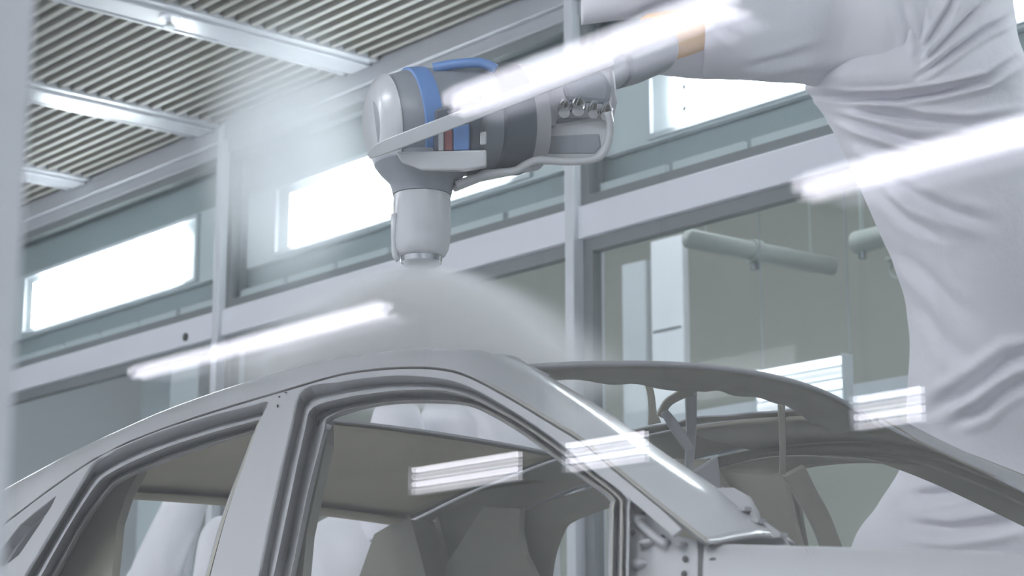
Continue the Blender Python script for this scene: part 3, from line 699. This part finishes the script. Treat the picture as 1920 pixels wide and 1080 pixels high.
# arm metal: orange ring, collar
def lathe(name, a, b, prof, m, parent, n=40, smooth=True):
    """prof = (t along a->b, radius m)"""
    a = np.asarray(a, float); b = np.asarray(b, float); ax = b-a
    t = ax/np.linalg.norm(ax); e1 = np.cross(t, [0, 0, 1.] if abs(t[2]) < .9 else [1., 0, 0]); e1 /= np.linalg.norm(e1); e2 = np.cross(t, e1)
    rows = [[tuple(a+ax*s+r*(math.cos(q)*e1+math.sin(q)*e2)) for q in np.linspace(0, 2*math.pi, n, endpoint=False)] for s, r in prof]
    v = [p for r in rows for p in r]; f = grid_faces(len(rows), n, True)
    f += [tuple(range(n))[::-1], tuple((len(rows)-1)*n+j for j in range(n))]
    o = mk(name, v, f, m, parent, smooth)
    if smooth:
        es = o.modifiers.new('es', 'EDGE_SPLIT'); es.split_angle = math.radians(35)
    return o
k49 = 4.9/F
lathe('orange_band', dep(1222, 73, 4.88), dep(1335, 52, 5.02), [(0, 44*k49), (.03, 47*k49), (.95, 46*k49), (1, 44*k49)], ORANGE, rb1)
lathe('forearm_collar', dep(1142, 122, 4.72), dep(1230, 84, 4.88), [(0, 40*k49), (.05, 47*k49), (.4, 52*k49), (.92, 53*k49), (1, 49*k49)], MIDP, rb1)
lathe('wrist_link', dep(1075, 180, 4.58), dep(1150, 119, 4.735), [(0, 34*k49), (.1, 40*k49), (.9, 40*k49), (1, 36*k49)], MIDP, rb1)
# wrist housing
k45 = 4.5/F
def px_box(name, pts, d0, thick, m, parent, bevel=.004):
    v = [dep(x, y, d0) for x, y in pts]; v2 = [p+FW*thick for p in v]; n = len(v)
    return mk(name, [tuple(p) for p in v+v2], [tuple(range(n)), tuple(range(2*n-1, n-1, -1))]+[(i, n+i, n+(i+1) % n, (i+1) % n) for i in range(n)], m, parent, False, 0, bevel)
wr1 = px_box('wrist_housing', [(975, 170), (1030, 140), (1120, 112), (1152, 130), (1158, 190), (1148, 232), (1020, 238), (975, 300)], 4.46, .16, SILVER, rb1, .012)
px_box('wrist_box', [(985, 240), (1140, 215), (1146, 262), (1130, 296), (1100, 301), (1000, 300), (985, 290)], 4.43, .17, CAPP, rb1, .012)
px_box('wrist_box_panel', [(1002, 256), (1124, 250), (1128, 275), (1116, 289), (1002, 289)], 4.427, .02, MIDP, rb1, .004)
px_box('wrist_slot', [(1045, 222), (1105, 220), (1100, 234), (1042, 236)], 4.44, .03, MIDP, rb1, .003)
px_box('wrist_shade', [(1052, 160), (1130, 132), (1148, 160), (1142, 196), (1062, 190)], 4.45, .03, MIDP, rb1, .012)
for (x, y, r) in [(1058, 204, 13), (1084, 200, 14), (1112, 206, 11), (1136, 210, 12), (1020, 210, 10), (1006, 225, 9), (1035, 222, 8)]:
    lathe('hose_fitting', dep(x, y+8, 4.40), dep(x+2, y-12, 4.44), [(0, r*.8*k45), (.2, r*k45), (.6, r*k45), (.62, r*.75*k45), (1, r*.7*k45)], CHROME if r > 10 else SILVER, rb1, 16)
# spray head
k43 = 4.36/F
lathe('spray_head', dep(698, 236, 4.34), dep(995, 222, 4.46), [(0, 48*k43), (.02, 66*k43), (.06, 82*k43), (.12, 94*k43), (.22, 102*k43), (.30, 104*k43), (.70, 104*k43), (.90, 100*k43), (1, 92*k43)], MIDP, rb1, 56)
lathe('nose_rim', dep(697, 236, 4.34), dep(724, 235, 4.352), [(0, 52*k43), (.15, 70*k43), (.6, 90*k43), (1, 97*k43)], CAPP, rb1, 56)
lathe('blue_band', dep(766, 233, 4.368), dep(800, 231, 4.382), [(0, 103*k43), (.05, 107*k43), (.95, 107*k43), (1, 103*k43)], BLUE, rb1, 56)
lathe('dark_band', dep(906, 226, 4.42), dep(966, 223, 4.45), [(0, 103*k43), (.04, 109*k43), (.96, 108*k43), (1, 103*k43)], DARKP, rb1, 56)
lathe('pale_band', dep(966, 223, 4.45), dep(1000, 221, 4.465), [(0, 98*k43), (.06, 105*k43), (.9, 102*k43), (1, 92*k43)], SILVER, rb1, 56)
px_box('side_plate', [(742, 285), (912, 281), (912, 312), (870, 319), (790, 319), (752, 304)], 4.235, .06, CAPP, rb1, .004)
px_box('service_recess', [(815, 205), (905, 180), (906, 282), (812, 284)], 4.252, .05, DARKP, rb1, .006)
px_box('blue_connector', [(850, 238), (880, 232), (880, 281), (850, 282)], 4.24, .03, BLUE, rb1, .003)
px_box('red_connector', [(833, 246), (849, 243), (849, 282), (833, 283)], 4.242, .03, RED, rb1, .003)
px_box('white_connector', [(900, 248), (912, 246), (912, 270), (900, 272)], 4.236, .02, CAPP, rb1, .003)
px_box('pale_clip', [(822, 245), (832, 243), (832, 282), (822, 283)], 4.24, .02, CAPP, rb1, .002)
hs = [(812, 128), (850, 121), (900, 118), (930, 130)]
MB().tube(catmull([dep(x, y, 4.34) for x, y in hs], 16), .011, 10).build('blue_hose', BLUE, rb1, smooth=True)
flat_bar('frame_line_bar', [(690, 293), (720, 276), (840, 230), (960, 183), (1060, 144), (1148, 108)], [10, 26, 27, 27, 28, 28], .012, CAPP, rb1, 4.20)  # added bar imitating the window-frame line that shows across the wrist
MB().tube(catmull([dep(x, y, 4.33) for x, y in [(855, 346), (895, 332), (930, 324), (965, 320), (985, 309), (1010, 300), (1060, 303), (1112, 299), (1134, 282), (1144, 240), (1140, 210)]], 40), .0085, 10).build('loom_tube', CAPP, rb1, smooth=True)
px_box('under_fairing', [(846, 350), (905, 318), (1000, 312), (960, 326), (900, 338), (850, 358)], 4.34, .08, CAPP, rb1, .004)
# bell
def bell_lathe(name, prof, m, n=48):
    a = dep(792, 300, 4.36); b = dep(792, 520, 4.36); b = np.array([a[0], a[1], b[2]])
    lathe(name, a, b, [((y-300)/220, r*k43) for y, r in prof], m, rb1, n)
bell_lathe('neck', [(300, 84), (314, 90), (330, 78), (346, 62), (360, 57), (371, 55)], MIDP)
bell_lathe('bell_body', [(370, 50), (372, 53), (408, 54), (410, 53.5), (440, 55), (442, 54), (462, 53), (478, 50), (488, 45), (491, 40)], CAPP)
bell_lathe('bell_cup', [(490, 37), (493, 39), (503, 38), (507, 34)], CHROME)
MB().tube([dep(739, 400, 4.30), dep(739, 440, 4.30), dep(741, 480, 4.30), dep(748, 488, 4.30)], .007, 8).build('charge_rod', CAPP, rb1, smooth=True)
disc(dep(789, 336, 4.30), .012, FW, .02, 14).build('cap_screw', CAPP, rb1)

# second covered robot behind the car
b2 = dep(900, 2060, 7.0)
rb2 = empty('covered_robot', (b2[0], b2[1], 0), 'second robot under a white cloth cover standing behind the car roof', 'robot')
sleeve('body_cover', [(952, 650, 4, 7.0), (953, 655, 30, 7.0), (955, 668, 52, 7.0), (950, 700, 92, 7.0), (942, 740, 130, 7.0), (935, 790, 148, 7.0), (925, 850, 165, 7.0), (880, 930, 190, 7.0), (800, 1010, 250, 7.0), (790, 1100, 260, 7.0), (790, 1500, 260, 7.0), (790, 2020, 260, 7.0)],
       CLOTH2, rb2, 'v', 80, 80, [([(880, 760), (900, 830), (960, 880)], 14, .02), ([(690, 960), (690, 1020), (700, 1080)], 8, .02), ([(640, 985), (625, 1040), (630, 1085)], 10, .012)], .7, .015)
sleeve('arm_cover', [(742, 748, 6, 6.8), (744, 752, 26, 6.8), (744, 765, 40, 6.8), (744, 800, 50, 6.8), (745, 860, 60, 6.8), (750, 930, 70, 6.8), (760, 1010, 80, 6.8)], CLOTH, rb2, 'v', 40, 60, [], .8, .012)
b3 = dep(300, 2100, 8.0)
rb3 = empty('covered_robot', (b3[0], b3[1], 0), 'slim covered robot arm seen through the rear door opening', 'robot')
sleeve('arm_cover', [(352, 918, 4, 8.0), (352, 922, 30, 8.0), (350, 935, 44, 8.0), (338, 965, 48, 8.0), (322, 1010, 52, 8.0), (305, 1060, 56, 8.0), (290, 1120, 62, 8.0), (285, 1400, 80, 8.0), (285, 1970, 90, 8.0)], CLOTH2, rb3, 'v', 60, 60, [([(385, 990), (360, 1040), (345, 1085)], 6, .02)], .8, .012)
sleeve('forearm_cover', [(420, 968, 4, 7.6), (420, 972, 18, 7.6), (416, 990, 34, 7.6), (412, 1020, 42, 7.6), (408, 1080, 46, 7.6), (400, 1200, 56, 7.6), (380, 1500, 80, 7.7), (340, 1700, 60, 7.9)], CLOTH2, rb3, 'v', 40, 60, [], .8, .012)

# ================================================================== PAINT MIST
bc = dep(792, 507, 4.36)
n = 28
rows = [[(r*math.cos(t), r*math.sin(t), z) for t in np.linspace(0, 2*math.pi, n, endpoint=False)] for z, r in ((0, .07), (-.01, .15), (-.03, .23), (-.08, .34), (-.16, .46), (-.25, .565))]
vv = [q for r in rows for q in r]; ff = grid_faces(len(rows), n, True)+[tuple(range(n))[::-1], tuple((len(rows)-1)*n+j for j in range(n))]
o = mk('paint_mist', vv, [tuple(reversed(q)) for q in ff], cone_volume('mist_cone', (.99, .99, .998), 32.0)); o.location = bc-np.array([0, 0, .003])
tag(o, 'fine paint mist fanning out below the spray bell', 'mist', kind='stuff')
me = bpy.data.meshes.new('drifting_mist'); bm = bmesh.new(); bmesh.ops.create_icosphere(bm, subdivisions=3, radius=1)
for q in bm.verts: q.co = Vector((q.co.x*.40, q.co.y*.40, q.co.z*.62))
bm.to_mesh(me); bm.free(); me.materials.append(volume('mist_cloud', (.96, .975, 1.0), 5.5, (2.5, 2.5, 1.62)))
o = bpy.data.objects.new('drifting_mist', me); COL.objects.link(o); o.location = dep(540, 285, 7.7)
tag(o, 'soft pale mist cloud drifting left of the spray head', 'mist', kind='stuff')
